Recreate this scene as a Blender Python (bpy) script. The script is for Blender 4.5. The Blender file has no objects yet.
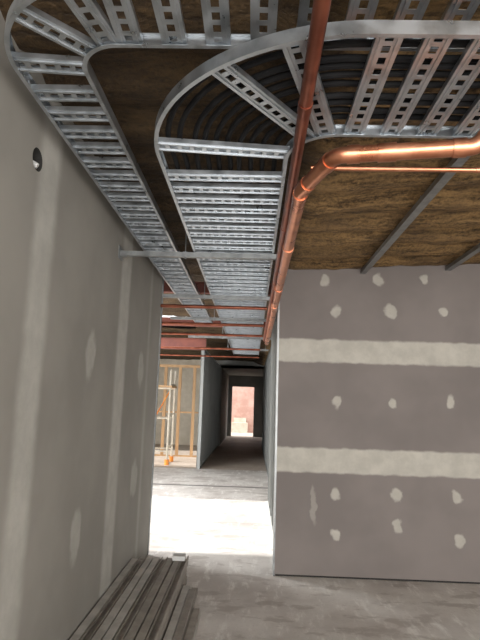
import bpy, math, random
from mathutils import Vector, Matrix
random.seed(4)
S=bpy.context.scene
# ---------------------------------------------------------------- helpers
class MB:
    def __init__(s): s.v=[];s.f=[];s.m=[]
    def face(s,pts,mi=0):
        b=len(s.v); s.v+= [tuple(p) for p in pts]; s.f.append(tuple(range(b,b+len(pts)))); s.m.append(mi)
    def obox(s,c,a,b,w,mi=0):
        c=Vector(c);a=Vector(a);b=Vector(b);w=Vector(w);n=len(s.v)
        for k in (-1,1):
            for j in (-1,1):
                for i in (-1,1): s.v.append(tuple(c+a*i+b*j+w*k))
        for q in ((0,2,3,1),(4,5,7,6),(0,1,5,4),(2,6,7,3),(0,4,6,2),(1,3,7,5)):
            s.f.append(tuple(n+i for i in q)); s.m.append(mi)
    def box(s,x0,x1,y0,y1,z0,z1,mi=0):
        s.obox(((x0+x1)/2,(y0+y1)/2,(z0+z1)/2),((x1-x0)/2,0,0),(0,(y1-y0)/2,0),(0,0,(z1-z0)/2),mi)
    def sweep(s,path,prof,mi=0,up=Vector((0,0,1)),closed=True):
        P=[Vector(p) for p in path];n=len(P);k=len(prof);b=len(s.v);side=None
        for i in range(n):
            t=(P[min(i+1,n-1)]-P[max(i-1,0)]).normalized()
            if abs(t.dot(up))>.95 and side is not None: sd=(side-t*side.dot(t)).normalized()
            else:
                u=up if abs(t.dot(up))<.999 else Vector((1,0,0))
                sd=t.cross(u).normalized()
            side=sd; w=sd.cross(t).normalized()
            for (x,z) in prof: s.v.append(tuple(P[i]+sd*x+w*z))
        for i in range(n-1):
            for j in range(k if closed else k-1):
                s.f.append((b+i*k+j,b+(i+1)*k+j,b+(i+1)*k+(j+1)%k,b+i*k+(j+1)%k)); s.m.append(mi)
        if closed:
            s.f.append(tuple(b+j for j in range(k))); s.m.append(mi)
            s.f.append(tuple(b+(n-1)*k+j for j in reversed(range(k)))); s.m.append(mi)
    def tube(s,path,r,mi=0,n=14):
        s.sweep(path,[(r*math.cos(2*math.pi*i/n),r*math.sin(2*math.pi*i/n)) for i in range(n)],mi)
    def build(s,name,mats,smooth=False):
        me=bpy.data.meshes.new(name); me.from_pydata(s.v,[],s.f)
        for m in mats: me.materials.append(m)
        me.polygons.foreach_set('material_index',s.m)
        if smooth:
            me.polygons.foreach_set('use_smooth',[True]*len(s.f))
            me.update()
            try: me.set_sharp_from_angle(angle=math.radians(40))
            except Exception: pass
        me.update()
        o=bpy.data.objects.new(name,me); S.collection.objects.link(o); return o
def fillet(pts,r,seg=8):
    P=[Vector(p) for p in pts]; out=[P[0]]
    for i in range(1,len(P)-1):
        a=(P[i-1]-P[i]).normalized(); b=(P[i+1]-P[i]).normalized()
        ang=a.angle(b); d=r/math.tan(ang/2)
        c=P[i]+(a+b).normalized()*(r/math.sin(ang/2))
        s0=(P[i]+a*d-c).normalized(); s1=(P[i]+b*d-c).normalized()
        for k in range(seg+1):
            out.append(c+s0.slerp(s1,k/seg).normalized()*r)
    out.append(P[-1]); return out
# ---------------------------------------------------------------- node materials
class NT:
    def __init__(s,name):
        s.mat=bpy.data.materials.new(name); s.mat.use_nodes=True; s.t=s.mat.node_tree
        s.b=s.t.nodes['Principled BSDF']; s.geo=None
    def n(s,ty): return s.t.nodes.new(ty)
    def l(s,a,b): s.t.links.new(a,b)
    def pos(s):
        if not s.geo: s.geo=s.n('ShaderNodeNewGeometry')
        return s.geo.outputs['Position']
    def sc(s,vec,v):
        m=s.n('ShaderNodeVectorMath'); m.operation='MULTIPLY'; s.l(vec,m.inputs[0]); m.inputs[1].default_value=v; return m.outputs[0]
    def noise(s,vec,scale,detail=4,rough=.55):
        m=s.n('ShaderNodeTexNoise'); m.inputs['Scale'].default_value=scale; m.inputs['Detail'].default_value=detail
        m.inputs['Roughness'].default_value=rough; s.l(vec,m.inputs['Vector']); return m.outputs['Fac']
    def math(s,op,a,b=0.0,c=None):
        m=s.n('ShaderNodeMath'); m.operation=op
        for i,x in enumerate((a,b,c)):
            if x is None: continue
            if isinstance(x,(int,float)): m.inputs[i].default_value=x
            else: s.l(x,m.inputs[i])
        return m.outputs[0]
    def rng(s,a,f0,f1,t0=0,t1=1,smooth=True):
        m=s.n('ShaderNodeMapRange'); m.interpolation_type='SMOOTHSTEP' if smooth else 'LINEAR'
        s.l(a,m.inputs[0]); m.inputs[1].default_value=f0;m.inputs[2].default_value=f1;m.inputs[3].default_value=t0;m.inputs[4].default_value=t1
        return m.outputs[0]
    def mix(s,f,a,b):
        m=s.n('ShaderNodeMix'); m.data_type='RGBA'
        if isinstance(f,float): m.inputs[0].default_value=f
        else: s.l(f,m.inputs[0])
        for i,x in ((6,a),(7,b)):
            if isinstance(x,tuple): m.inputs[i].default_value=(*x,1)
            else: s.l(x,m.inputs[i])
        return m.outputs[2]
    def col(s,c):
        if isinstance(c,tuple): s.b.inputs['Base Color'].default_value=(*c,1)
        else: s.l(c,s.b.inputs['Base Color'])
    def bump(s,h,st,dist=.01):
        m=s.n('ShaderNodeBump'); m.inputs['Strength'].default_value=st; m.inputs['Distance'].default_value=dist
        s.l(h,m.inputs['Height']); s.l(m.outputs[0],s.b.inputs['Normal'])
    def set(s,rough=.5,metal=0.):
        s.b.inputs['Roughness'].default_value=rough; s.b.inputs['Metallic'].default_value=metal; return s.mat
def simple(name,c1,c2,scale,rough=.5,metal=0.,bump=.1,stretch=(1,1,1)):
    t=NT(name); p=t.sc(t.pos(),stretch); f=t.noise(p,scale)
    t.col(t.mix(t.rng(f,.35,.65),c1,c2))
    if bump>0: t.bump(f,bump,.005)
    r=t.rng(f,.3,.7,max(rough-.06,.02),min(rough+.10,1)); t.l(r,t.b.inputs['Roughness'])
    t.b.inputs['Metallic'].default_value=metal; return t.mat
def gyprock(name,base,plas,stripes,blobs,axes):
    """plasterboard paper with joint compound stripes / screw patches"""
    t=NT(name); P=t.pos()
    n1=t.n('ShaderNodeTexNoise'); n1.inputs['Scale'].default_value=7; n1.inputs['Detail'].default_value=5; t.l(P,n1.inputs['Vector'])
    d=t.n('ShaderNodeVectorMath'); d.operation='SUBTRACT'; t.l(n1.outputs['Color'],d.inputs[0]); d.inputs[1].default_value=(.5,.5,.5)
    d2=t.sc(d.outputs[0],(.13,.13,.13))
    ad=t.n('ShaderNodeVectorMath'); t.l(P,ad.inputs[0]); t.l(d2,ad.inputs[1]); Q=ad.outputs[0]
    ndir=t.sc(Q,axes); mask=None
    small=t.sc(d.outputs[0],(.045,.045,.045)); ad2=t.n('ShaderNodeVectorMath'); t.l(P,ad2.inputs[0]); t.l(small,ad2.inputs[1])
    sep2=t.n('ShaderNodeSeparateXYZ'); t.l(ad2.outputs[0],sep2.inputs[0])
    for (ax,c,hw,k,ed) in stripes:
        a=t.math('ABSOLUTE',t.math('SUBTRACT',sep2.outputs[ax],c))
        m=t.math('MULTIPLY',t.rng(a,hw+ed,hw-ed*1.5),k)
        mask=m if mask is None else t.math('MAXIMUM',mask,m)
    for (c,s_,k) in blobs:
        sb=t.n('ShaderNodeVectorMath'); sb.operation='SUBTRACT'; t.l(ndir,sb.inputs[0]); sb.inputs[1].default_value=c
        ml=t.sc(sb.outputs[0],s_); ln=t.n('ShaderNodeVectorMath'); ln.operation='LENGTH'; t.l(ml,ln.inputs[0])
        m=t.math('MULTIPLY',t.rng(ln.outputs['Value'],1.0,.6),k)
        mask=t.math('MAXIMUM',mask,m)
    sm=t.noise(P,1.6,3); b=t.mix(t.rng(sm,.3,.7),base,tuple(x*.84 for x in base))
    pn=t.noise(P,5,5,.65); pl=t.mix(t.rng(pn,.3,.7),plas,tuple(x*.8 for x in plas))
    t.col(t.mix(mask,b,pl)); t.bump(mask,.2,.002)
    return t.set(.8)
galv=simple('galvanised_steel',(.42,.45,.475),(.55,.58,.61),12,.33,.9,.02)
galv_d=simple('galvanised_steel_dull',(.26,.27,.27),(.36,.37,.37),14,.42,.8,.03)
galv_s=simple('galvanised_stud',(.30,.31,.30),(.36,.37,.36),2,.55,.5,.0)
copper=simple('copper',(.50,.19,.10),(.70,.32,.19),6,.31,.95,.03)
copper_d=simple('copper_tarnished',(.20,.06,.035),(.32,.11,.065),7,.38,.85,.05)
blackc=simple('black_cable',(.006,.006,.007),(.015,.015,.016),10,.75); blackc.node_tree.nodes['Principled BSDF'].inputs['Specular IOR Level'].default_value=.2
redox=simple('red_oxide_paint',(.15,.04,.028),(.20,.06,.04),6,.6)
cream=simple('cream_paint',(.60,.54,.43),(.70,.64,.53),4,.6)
orange=simple('orange_plastic',(.75,.22,.03),(.8,.3,.05),5,.5)
pine=simple('pine_timber',(.55,.33,.16),(.66,.43,.23),5,.6,0,.1,(1,1,.1))
dark=simple('dark_cavity',(.015,.014,.013),(.03,.028,.025),5,.9)
whitep=simple('white_plastic',(.6,.6,.58),(.7,.7,.68),5,.4)
brick=simple('painted_brick',(.52,.30,.24),(.62,.40,.33),3,.8)
studgrey=simple('plasterboard_plain',(.22,.215,.20),(.28,.27,.25),2,.8)
# insulation
t=NT('gold_insulation_blanket'); P=t.pos()
a=t.noise(t.sc(P,(1.2,6,1)),3,6,.65); b=t.noise(P,38,5,.7); c=t.noise(P,2.2,3)
f=t.math('ADD',t.math('MULTIPLY',a,.55),t.math('MULTIPLY',b,.45))
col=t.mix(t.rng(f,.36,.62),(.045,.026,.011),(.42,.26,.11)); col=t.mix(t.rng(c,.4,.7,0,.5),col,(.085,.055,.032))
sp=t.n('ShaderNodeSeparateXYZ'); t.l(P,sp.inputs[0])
col=t.mix(t.rng(sp.outputs[0],.45,.25,0,.8),col,(.026,.017,.011))  # shade around the cable ladders painted into the colour on the left side
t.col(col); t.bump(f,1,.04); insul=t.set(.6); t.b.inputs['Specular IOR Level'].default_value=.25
# concrete floor
t=NT('dusty_concrete'); P=t.pos()
a=t.noise(P,1.1,6,.6); b=t.noise(t.sc(P,(3,.8,1)),3,6,.7); c=t.noise(P,40,4,.7)
col=t.mix(t.rng(a,.35,.65),(.54,.50,.465),(.74,.71,.67))
col=t.mix(t.rng(b,.50,.68,0,.7),col,(.90,.88,.84)); col=t.mix(t.rng(c,.5,.8,0,.35),col,(.36,.32,.29))
d=t.noise(t.sc(P,(1,2,1)),2.3,5,.6); col=t.mix(t.rng(d,.54,.62,0,.5),col,(.36,.315,.28))
sp=t.n('ShaderNodeSeparateXYZ'); t.l(P,sp.inputs[0])
j=t.math('ABSOLUTE',t.math('SUBTRACT',sp.outputs[1],10.7)); col=t.mix(t.rng(j,.07,.03),col,(.12,.11,.10))
j=t.math('ABSOLUTE',t.math('SUBTRACT',sp.outputs[1],7.6)); col=t.mix(t.rng(j,.02,.01,0,.6),col,(.3,.28,.26))
col=t.mix(t.rng(sp.outputs[1],13.2,13.4,0,.6),col,(.42,.31,.21))
t.col(col); t.bump(b,.2,.01); conc=t.set(.7)

# ---------------------------------------------------------------- room shell
m=MB(); m.box(-6,6,-4,32,-.1,0); m.build('floor',[conc])
lw_mat=gyprock('plasterboard_left',(.30,.283,.252),(.52,.505,.46),
  [(1,2.52,.13,.75,.04),(1,4.22,.16,.8,.04),(1,5.3,.06,.4,.04),(1,1.55,.1,.55,.04)],
  [((0,3.42,1.98),(0,8,5),.7),((0,3.40,.82),(0,8,5),.6),((0,5.0,1.98),(0,7,5),.6),((0,5.0,.95),(0,6,5),.55),
   ((0,1.9,1.2),(0,9,6),.35)],(0,1,1))
blobs=[]
for (x,z) in [(.89,2.69),(1.46,2.70),(2.02,2.72),(.76,3.02),(1.34,3.05),(1.83,3.08),(.89,1.73),(1.47,1.72),(2.07,1.77),
              (.88,.80),(1.49,.82),(2.1,.82),(.88,.42),(1.50,.52),(2.12,.40),(3.0,2.7),(3,1.75),(3,.8)]:
    blobs.append(((x,0,z),(13+random.random()*5,0,12+random.random()*4),.7+random.random()*.2))
blobs.append(((.66,0,.70),(28,0,4.5),.35))
fw_mat=gyprock('plasterboard_front',(.24,.209,.195),(.58,.55,.485),[(2,1.13,.125,.95,.012),(2,2.26,.125,.95,.012)],blobs,(1,0,1))
LX=-1.10; hy,hz,hr,hs=2.36,2.86,.058,.10
m=MB(); Y=[-3,hy-hs,hy+hs,5.95]; Z=[0.012,hz-hs,hz+hs,3.3]
for i in range(3):
    for j in range(3):
        if i==1 and j==1: continue
        m.face([(LX,Y[i],Z[j]),(LX,Y[i+1],Z[j]),(LX,Y[i+1],Z[j+1]),(LX,Y[i],Z[j+1])])
N=32
def sq(a):
    c,s_=math.cos(a),math.sin(a); k=hs/max(abs(c),abs(s_)); return (LX,hy+c*k,hz+s_*k)
def ci(a,x=LX): return (x,hy+hr*math.cos(a),hz+hr*math.sin(a))
for i in range(N):
    a0=2*math.pi*(i+.0)/N; a1=2*math.pi*(i+1.)/N
    m.face([ci(a0),sq(a0),sq(a1),ci(a1)]); m.face([ci(a0),ci(a1),ci(a1,LX-.013),ci(a0,LX-.013)],1)
    m.face([ci(a0,LX-.013),ci(a1,LX-.013),ci(a1,LX-.08),ci(a0,LX-.08)],1)
m.face([ci(2*math.pi*i/N,LX-.08) for i in range(N)],1)
m.face([(LX,5.95,.012),(LX-.1,5.95,.012),(LX-.1,5.95,3.3),(LX,5.95,3.3)])
m.face([(LX,-3,.012),(LX-.1,-3,.012),(LX-.1,-3,3.3),(LX,-3,3.3)])
m.face([(LX-.1,-3,0),(LX-.1,5.95,0),(LX-.1,5.95,3.3),(LX-.1,-3,3.3)])
m.box(LX-.09,LX-.012,-3,5.94,0,.02,1)
m.build('wall_left',[lw_mat,dark,cream])
m=MB(); m.box(LX-.03,LX+.008,5.90,5.958,.012,3.2); m.build('trim_1',[galv_d])
m=MB(); m.tube([(LX-.079,hy+.01,hz-.005),(LX-.03,hy+.012,hz-.012),(LX-.006,hy+.02,hz-.025)],.014); m.build('cable_stub',[whitep],True)
m=MB(); m.box(.27,4.6,5.42,5.53,.018,3.34); m.box(.28,4.6,5.432,5.52,0,.018,1); m.build('wall_front',[fw_mat,dark])
m=MB(); m.box(.255,.272,5.416,5.535,.0,3.13); m.build('trim_2',[galv_d])
m=MB(); m.box(4.6,4.7,-3,5.6,0,3.4); m.build('wall_right',[studgrey])
m=MB(); m.box(-1.2,-.9,-3.1,-3,0,3.4); m.box(4.3,4.7,-3.1,-3,0,3.4); m.box(-.9,4.3,-3.1,-3,3.0,3.4); m.build('wall_back',[studgrey])
m=MB()
for y0,y1 in ((-3,6.1),(9.3,13.6),(17.8,20.2)): m.box(-4.7,-4.6,y0,y1,0,3.4)
m.box(-4.7,-4.6,6.1,9.3,2.9,3.4); m.box(-4.7,-4.6,13.6,17.8,2.9,3.4); m.box(-4.7,-4.6,13.6,17.8,0,.5)
m.build('wall_exterior',[cream])
def cz(x,y):
    base=3.13+.062*max(0,x-.27)
    k=max(0,min(1,(.45-x)/.5)); k=k*k*(3-2*k); base+= k*.16
    s=.026*math.sin(y*2*math.pi/.42+.6*math.sin(x*1.3))+.012*math.sin(x*5.1+y*1.7)*math.sin(y*3.3-x)
    return base+s+random.uniform(-.008,.008)
m=MB(); nx,ny=110,230; x0,x1,y0,y1=-4.7,4.7,-3.1,20.2
for j in range(ny+1):
    for i in range(nx+1):
        x=x0+(x1-x0)*i/nx; y=y0+(y1-y0)*j/ny; m.v.append((x,y,cz(x,y)))
for j in range(ny):
    for i in range(nx):
        x=x0+(x1-x0)*(i+.5)/nx; y=y0+(y1-y0)*(j+.5)/ny
        if -3.2<x<-1.3 and 9.6<y<11.4: continue
        a=j*(nx+1)+i; m.f.append((a,a+nx+1,a+nx+2,a+1)); m.m.append(0)
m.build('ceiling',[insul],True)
m=MB(); z0,z1=3.45,3.5
m.box(-5.2,5,-3.6,9.6,z0,z1); m.box(-5.2,5,11.4,26.1,z0,z1); m.box(-5.2,-3.2,9.6,11.4,z0,z1); m.box(-1.3,5,9.6,11.4,z0,z1); m.build('roof',[galv_d])
# ---------------------------------------------------------------- cable ladders
def rung(m,p,d,L,w,z,slot=.036,br=.022):
    d=Vector(d).normalized(); t=Vector((-d.y,d.x,0)); c=Vector((p[0],p[1],z)); up=Vector((0,0,1))
    th=.0012
    for s_ in (-1,1):
        m.obox(c+t*s_*w*.33,d*L/2,t*w*.17,up*th)
        m.obox(c+t*s_*w*.5+up*.011,d*L/2,t*th,up*.011)
        m.obox(c+t*s_*w*.43+up*.022,d*L/2,t*w*.07,up*th)
        m.obox(c+t*s_*w*.33-up*.003,d*L/2,t*.003,up*.003)
    n=int(L/(slot+br)); pitch=L/n
    for i in range(n+1):
        q=-L/2+i*pitch; hw=br/2
        q=max(-L/2+hw,min(L/2-hw,q))
        m.obox(c+d*q,d*hw,t*w*.17,up*th)
def rail_prof(sgn,h=.05,fl=.018,th=.0025):
    s=sgn
    return [(0,0),(s*fl,0),(s*fl,th),(s*th,th),(s*th,h-th),(s*fl,h-th),(s*fl,h),(0,h)]
def ladder(name,xl,xr,cx,cy,yfar,xend,z,fan,pitch,w,start):
    m=MB(); ro=cx-xl; ri=cx-xr
    def path(r):
        P=[Vector((cx-r,yfar,z)),Vector((cx-r,(yfar+cy)/2,z)),Vector((cx-r,cy+.01,z))]
        for i in range(0,25):
            a=math.radians(180+90*i/24); P.append(Vector((cx+r*math.cos(a),cy+r*math.sin(a),z)))
        P+= [Vector((cx+.02,cy-r,z)),Vector((xend,cy-r,z))]; return P
    m.sweep(path(ro),rail_prof(-1)[::-1]); m.sweep(path(ri),rail_prof(1))
    for r,s_ in ((ro,-1),(ri,1)):
        for yy in (cy+.12,cy+3.0):
            x=cx-r; m.box(x-.003+ (s_*-.004),x+.003+(s_*-.004),yy-.09,yy+.09,z+.006,z+.044)
            for k in (-.06,-.02,.02,.06): m.obox((x-s_*.008,yy+k,z+.025),(.004,0,0),(0,.007,0),(0,0,.007))
    xm=(xl+xr)/2; L=xr-xl-.004; y=start
    while y<yfar-.05:
        rung(m,(xm,y),(1,0,0),L,w,z+.012); y+=pitch
    for a in fan:
        r=(ro+ri)/2; a=math.radians(180+a); dx,dy=math.cos(a),math.sin(a)
        rung(m,(cx+r*dx,cy+r*dy),(dx,dy,0),ro-ri-.004,w,z+.012)
    x=cx+.05; ym=cy-(ro+ri)/2
    while x<xend-.05:
        rung(m,(x,ym),(0,1,0),L,w,z+.012); x+=pitch
    return m.build(name,[galv])
zB=2.88; zA=3.0
ladder('cable_ladder',-.50,.145,.37,2.35,13.0,4.4,zB,[6,52,72],.160,.088,2.60)
ladder('cable_ladder',-1.00,-.70,-.54,1.88,8.6,4.4,zA,[5,45,78],.165,.090,2.05)
m=MB()
for i in range(10):
    r=.30+i*.056+random.uniform(-.012,.012); zz=zB+.046+random.uniform(0,.02); P=[]
    cx,cy=.37,2.35
    for k in range(8): P.append(Vector((cx-r+random.uniform(-.01,.01),7.5-k*(5.0/7),zz)))
    for k in range(1,16):
        a=math.radians(180+90*k/16); P.append(Vector((cx+r*math.cos(a),cy+r*math.sin(a),zz)))
    for k in range(6): P.append(Vector((cx+.1+k*.7,cy-r+random.uniform(-.01,.01),zz)))
    m.tube(P,.013,n=8)
m.build('cable_bundle',[blackc],True)
# ---------------------------------------------------------------- trapeze hangers
def hanger(y,xa,xb,z,rods):
    m=MB(); h=.038
    prof=[(-.0205,h),(-.0205,0),(.0205,0),(.0205,h),(.011,h),(.011,h-.003),(.018,h-.003),(.018,.003),(-.018,.003),(-.018,h-.003),(-.011,h-.003),(-.011,h)]
    m.sweep([(xa,y,z),((xa+xb)/2,y,z),(xb,y,z)],prof)
    for x in rods:
        m.tube([(x,y,z-.01),(x,y,3.1 if x>.2 else 3.27)],.005,n=8)
        m.tube([(x,y,z-.010),(x,y,z-.001)],.011,n=6); m.obox((x,y,z+h+.002),(.018,0,0),(0,.018,0),(0,0,.002))
    m.build('strut_hanger',[galv_d])
hanger(3.98,LX,.25,zB-.041,[-.57,.232])
hanger(5.65,-1.04,.25,zB-.041,[-.57,.232])
hanger(7.2,-1.2,.34,zB-.041,[-.57,.27])
hanger(9.3,-1.2,.34,zB-.041,[-.57,.27])
hanger(11.4,-1.2,.34,zB-.041,[-.57,.27])
m=MB(); m.box(LX,LX+.006,3.92,4.04,zB-.07,zB+.03); m.box(LX,LX+.05,3.955,4.005,zB-.047,zB-.042); m.build('wall_bracket',[galv_d])
# ---------------------------------------------------------------- copper pipes
def collar(m,p,d,r,L=.05,mi=0):
    p=Vector(p);d=Vector(d).normalized()
    m.tube([p-d*L/2,p-d*(L/2-.004),p+d*(L/2-.004),p+d*L/2],r*1.13,mi,18)
m=MB(); zc=2.69; R=.033
path=fillet([(.225,8.6,zc),(.205,2.28,zc),(.31,1.93,zc),(.84,1.84,zc),(.90,1.80,zc+.10),(1.3,1.70,zc+.11)],.065,10)
m.tube(path,R,0,20)
A0=Vector((.205,2.28,zc)); A1=Vector((.31,1.93,zc)); A2=Vector((.84,1.84,zc)); d1=(A1-A0).normalized(); d2=(A2-A1).normalized()
collar(m,A0+Vector((0,.06,0)),(0,1,0),R); collar(m,A0+d1*.06,d1,R); collar(m,A1-d1*.07,d1,R)
collar(m,A1+d2*.07,d2,R); collar(m,A1+d2*.20,d2,R,.07); collar(m,A2-d2*.07,d2,R)
for yy in (3.2,4.4,5.2): collar(m,(.208,yy,zc),(0,1,0),R,.06)
m.build('copper_pipe',[copper],True)
m=MB()
m.tube([(.146,-.6,2.79),(.163,1.2,2.79),(.173,2.3,2.79),(.185,5.0,2.79),(.19,9,2.79)],.0245,0,18)
for yy,x in ((.95,.161),(1.75,.168),(3.1,.177),(4.6,.184)): collar(m,(x,yy,2.79),(0,1,0),.0245,.05)
m.build('copper_pipe',[copper_d],True)
m=MB(); m.tube([(.24,2.19,2.76),(.9,2.19,2.765),(4.5,2.19,2.79)],.012,0,12)
collar(m,(.26,2.19,2.76),(1,0,0),.012,.04); collar(m,(1.0,2.19,2.766),(1,0,0),.012,.04)
m.build('copper_pipe',[copper],True)
for y,z in ((5.60,2.735),(6.9,2.735),(8.0,2.735),(10.2,2.74),(12.0,2.74)):
    m=MB(); m.tube([(-1.05 if y<6 else -3.,y,z),(-.3,y,z),(.14,y,z)],.02,0,12)
    for x in (-.9,-.4): collar(m,(x,y,z),(1,0,0),.02,.05)
    m.build('copper_pipe',[copper_d],True)
for x in (1.17,2.08,3.0):
    z0=3.055+.062*(x-.27)
    m=MB(); h=.04
    m.sweep([(x,-3,z0),(x,2,z0),(x,5.41,z0)],[(-.03,h),(-.03,0),(.03,0),(.03,h),(.027,h),(.027,.003),(-.027,.003),(-.027,h)])
    for yy in (.5,2.,3.5,5.): m.tube([(x,yy,z0),(x,yy,z0+.09)],.004,n=6)
    m.build('ceiling_channel',[galv_d])
# ---------------------------------------------------------------- stack of steel studs
m=MB()
def cstud(x,z,ya,yb,flip=False,w=.064,h=.034,mi=0,tw=0):
    pr=[(-w/2,0),(w/2,0),(w/2,h),(w/2-.01,h),(w/2-.01,h-.002),(w/2-.002,h-.002),(w/2-.002,.002),(-w/2+.002,.002),(-w/2+.002,h-.002),(-w/2+.01,h-.002),(-w/2+.01,h),(-w/2,h)]
    if flip: pr=[(a,h-b) for a,b in pr][::-1]
    m.sweep([(x-tw,ya,z),(x,(ya+yb)/2,z),(x+tw,yb,z)],pr,mi)
for lay in range(6):
    n=(11,11,10,8,8,8)[lay]
    z=.0+lay*.037
    for i in range(n):
        x=-1.055+i*.066+random.uniform(-.004,.004)
        far=(4.45 if i>=10 else 4.75 if (i>=8) else 5.15)+random.uniform(-.1,.06)
        cstud(x,z,1.9+random.uniform(-.1,.1),far,flip=(i%3!=1) if lay==5 else (i+lay)%4!=0,w=.056,tw=random.uniform(-.004,.004),mi=random.choice([0,1]))
m.box(-.70,-.585,5.02,5.12,.222,.262,2)
m.build('steel_stud_stack',[simple('galv_worn',(.38,.36,.33),(.52,.50,.46),8,.5,.15),simple('galv_dusty',(.26,.235,.205),(.36,.33,.29),8,.6,.1),whitep])
# ---------------------------------------------------------------- beyond
def studwall(name,x,ya,yb,H,pitch,mat,sheet=None):
    m=MB(); m.box(x-.04,x+.04,ya,yb,0,.03); m.box(x-.04,x+.04,ya,yb,H-.04,H)
    y=ya
    while y<=yb:
        m.box(x-.04,x+.04,y,y+.003,.03,H-.04); m.box(x+.036,x+.04,y,y+.035,.03,H-.04); m.box(x-.04,x-.036,y,y+.035,.03,H-.04); y+=pitch
    m.box(x-.01,x+.01,ya,yb,1.35,1.39)
    if sheet: m.box(*sheet,0.02,H,1)
    m.build(name,[mat,studgrey])
studwall('stud_frame_partition',-1.30,13.2,20,3.05,.45,galv_s,(-1.36,-1.345,13.25,20))
studwall('stud_frame_partition',.46,9.4,20,3.05,.45,galv_s,(.505,.52,9.5,20))
studwall('stud_frame_partition',.36,5.6,9.2,3.1,.6,galv_s,(.405,.42,5.55,9.2))
m=MB(); m.box(-1.45,-1.2,20,26,0,3.1); m.build('wall_corridor_left',[studgrey])
m=MB(); m.box(.55,.8,20,26,0,3.1); m.build('wall_corridor_right',[studgrey])
m=MB(); m.box(-1.3,.6,20,26,3.0,3.1); m.build('ceiling_corridor',[studgrey])
m=MB(); m.box(-1.45,4.7,20,20.1,3.0,3.44); m.build('wall_bulkhead',[studgrey])
m=MB(); m.box(-1.2,-1.0,26,26.1,0,3.1); m.box(.1,.55,26,26.1,0,3.1); m.box(-1.0,.1,26,26.1,2.45,3.1); m.build('wall_corridor_end',[studgrey])
m=MB(); m.box(-4.6,-1.45,20,20.1,0,3.3); m.build('wall_far',[cream])
m=MB(); m.box(-3,3,29.5,29.6,0,3.4); m.build('wall_courtyard',[brick])
m=MB(); m.box(-1.1,-.2,28.9,29.2,0,.55); m.box(-1.0,-.3,29.2,29.45,0,.8); m.build('concrete_step',[cream])
m=MB()
for x in (-3.6,-3.15,-2.7,-2.25,-1.8,-1.45): m.box(x-.045,x+.045,15.9,15.96,.04,2.7)
m.box(-3.7,-1.36,15.88,15.98,0,.04); m.box(-3.7,-1.36,15.88,15.98,2.7,2.78); m.box(-3.7,-1.36,15.89,15.97,1.3,1.35)
m.build('timber_stud_frame',[pine])
m=MB()
for x in (-3.0,-2.2):
    for y in (13.8,14.6): m.tube([(x,y,.14),(x,y,2.5)],.03,0,10); m.tube([(x,y,.0),(x,y,.14)],.06,1,10)
for z in (.35,1.2,2.0):
    for y in (13.8,14.6): m.tube([(-3.0,y,z),(-2.2,y,z)],.022,0,8)
    for x in (-3.0,-2.2): m.tube([(x,13.8,z+.1),(x,14.6,z+.1)],.022,0,8)
m.tube([(-3.0,13.8,.4),(-2.2,13.8,1.95)],.018,1,8); m.box(-3.05,-2.15,13.75,14.65,2.02,2.07,2)
m.build('mobile_scaffold',[cream,orange,pine])
def ibeam(name,a,b,h=.22,w=.13):
    m=MB(); pr=[(-w/2,0),(w/2,0),(w/2,.012),(.005,.012),(.005,h-.012),(w/2,h-.012),(w/2,h),(-w/2,h),(-w/2,h-.012),(-.005,h-.012),(-.005,.012),(-w/2,.012)]
    a=Vector(a);b=Vector(b); m.sweep([a,(a+b)/2,b],pr); m.build(name,[redox])
ibeam('steel_beam',(-4.6,11.8,2.86),(-1.1,11.8,2.86),.26)
ibeam('steel_beam',(-4.6,8.8,2.98),(.4,8.8,2.98),.14,.09)
ibeam('steel_beam',(-4.6,6.4,3.06),(.4,6.4,3.06),.14,.09)
# ---------------------------------------------------------------- light
w=bpy.data.worlds.new('World'); S.world=w; w.use_nodes=True
bg=w.node_tree.nodes['Background']; bg.inputs[0].default_value=(.94,.97,1,1); bg.inputs[1].default_value=3.0
sun=bpy.data.lights.new('sun','SUN'); sun.energy=7; sun.angle=.03; sun.color=(1,.97,.94)
so=bpy.data.objects.new('sun',sun); S.collection.objects.link(so)
dirv=Vector((math.cos(math.radians(29)),.0,-math.sin(math.radians(29)))); so.rotation_euler=dirv.to_track_quat('-Z','Y').to_euler()
ar=bpy.data.lights.new('rear_fill','AREA'); ar.shape='RECTANGLE'; ar.size=5.0; ar.size_y=2.7; ar.energy=350; ar.color=(1,.965,.92)  # added fill lamp behind the camera, brightens the whole room
ao=bpy.data.objects.new('rear_fill',ar); S.collection.objects.link(ao); ao.location=(1.7,-2.9,1.6); ao.rotation_euler=(math.radians(71),0,0)
a2=bpy.data.lights.new('left_bay_fill','AREA'); a2.shape='RECTANGLE'; a2.size=3; a2.size_y=2.4; a2.energy=450  # added fill lamp, lifts the floor and fronts beyond the left wall
o2=bpy.data.objects.new('left_bay_fill',a2); S.collection.objects.link(o2); o2.location=(-4.5,8.2,1.6)
o2.rotation_euler=Vector((1,.55,-.4)).to_track_quat('-Z','Y').to_euler()
# ---------------------------------------------------------------- camera
cam=bpy.data.cameras.new('camera'); cam.sensor_fit='VERTICAL'; cam.sensor_height=32; cam.lens=25.5; cam.clip_start=.05
co=bpy.data.objects.new('camera',cam); S.collection.objects.link(co); S.camera=co
M=Matrix.Rotation(math.radians(1.6),4,'Z')@Matrix.Rotation(math.radians(90+9.1),4,'X')@Matrix.Rotation(math.radians(1.8),4,'Z')
M.translation=Vector((0,0,1.7)); co.matrix_world=M
S.view_settings.view_transform='Standard'; S.view_settings.look='None'; S.view_settings.exposure=0
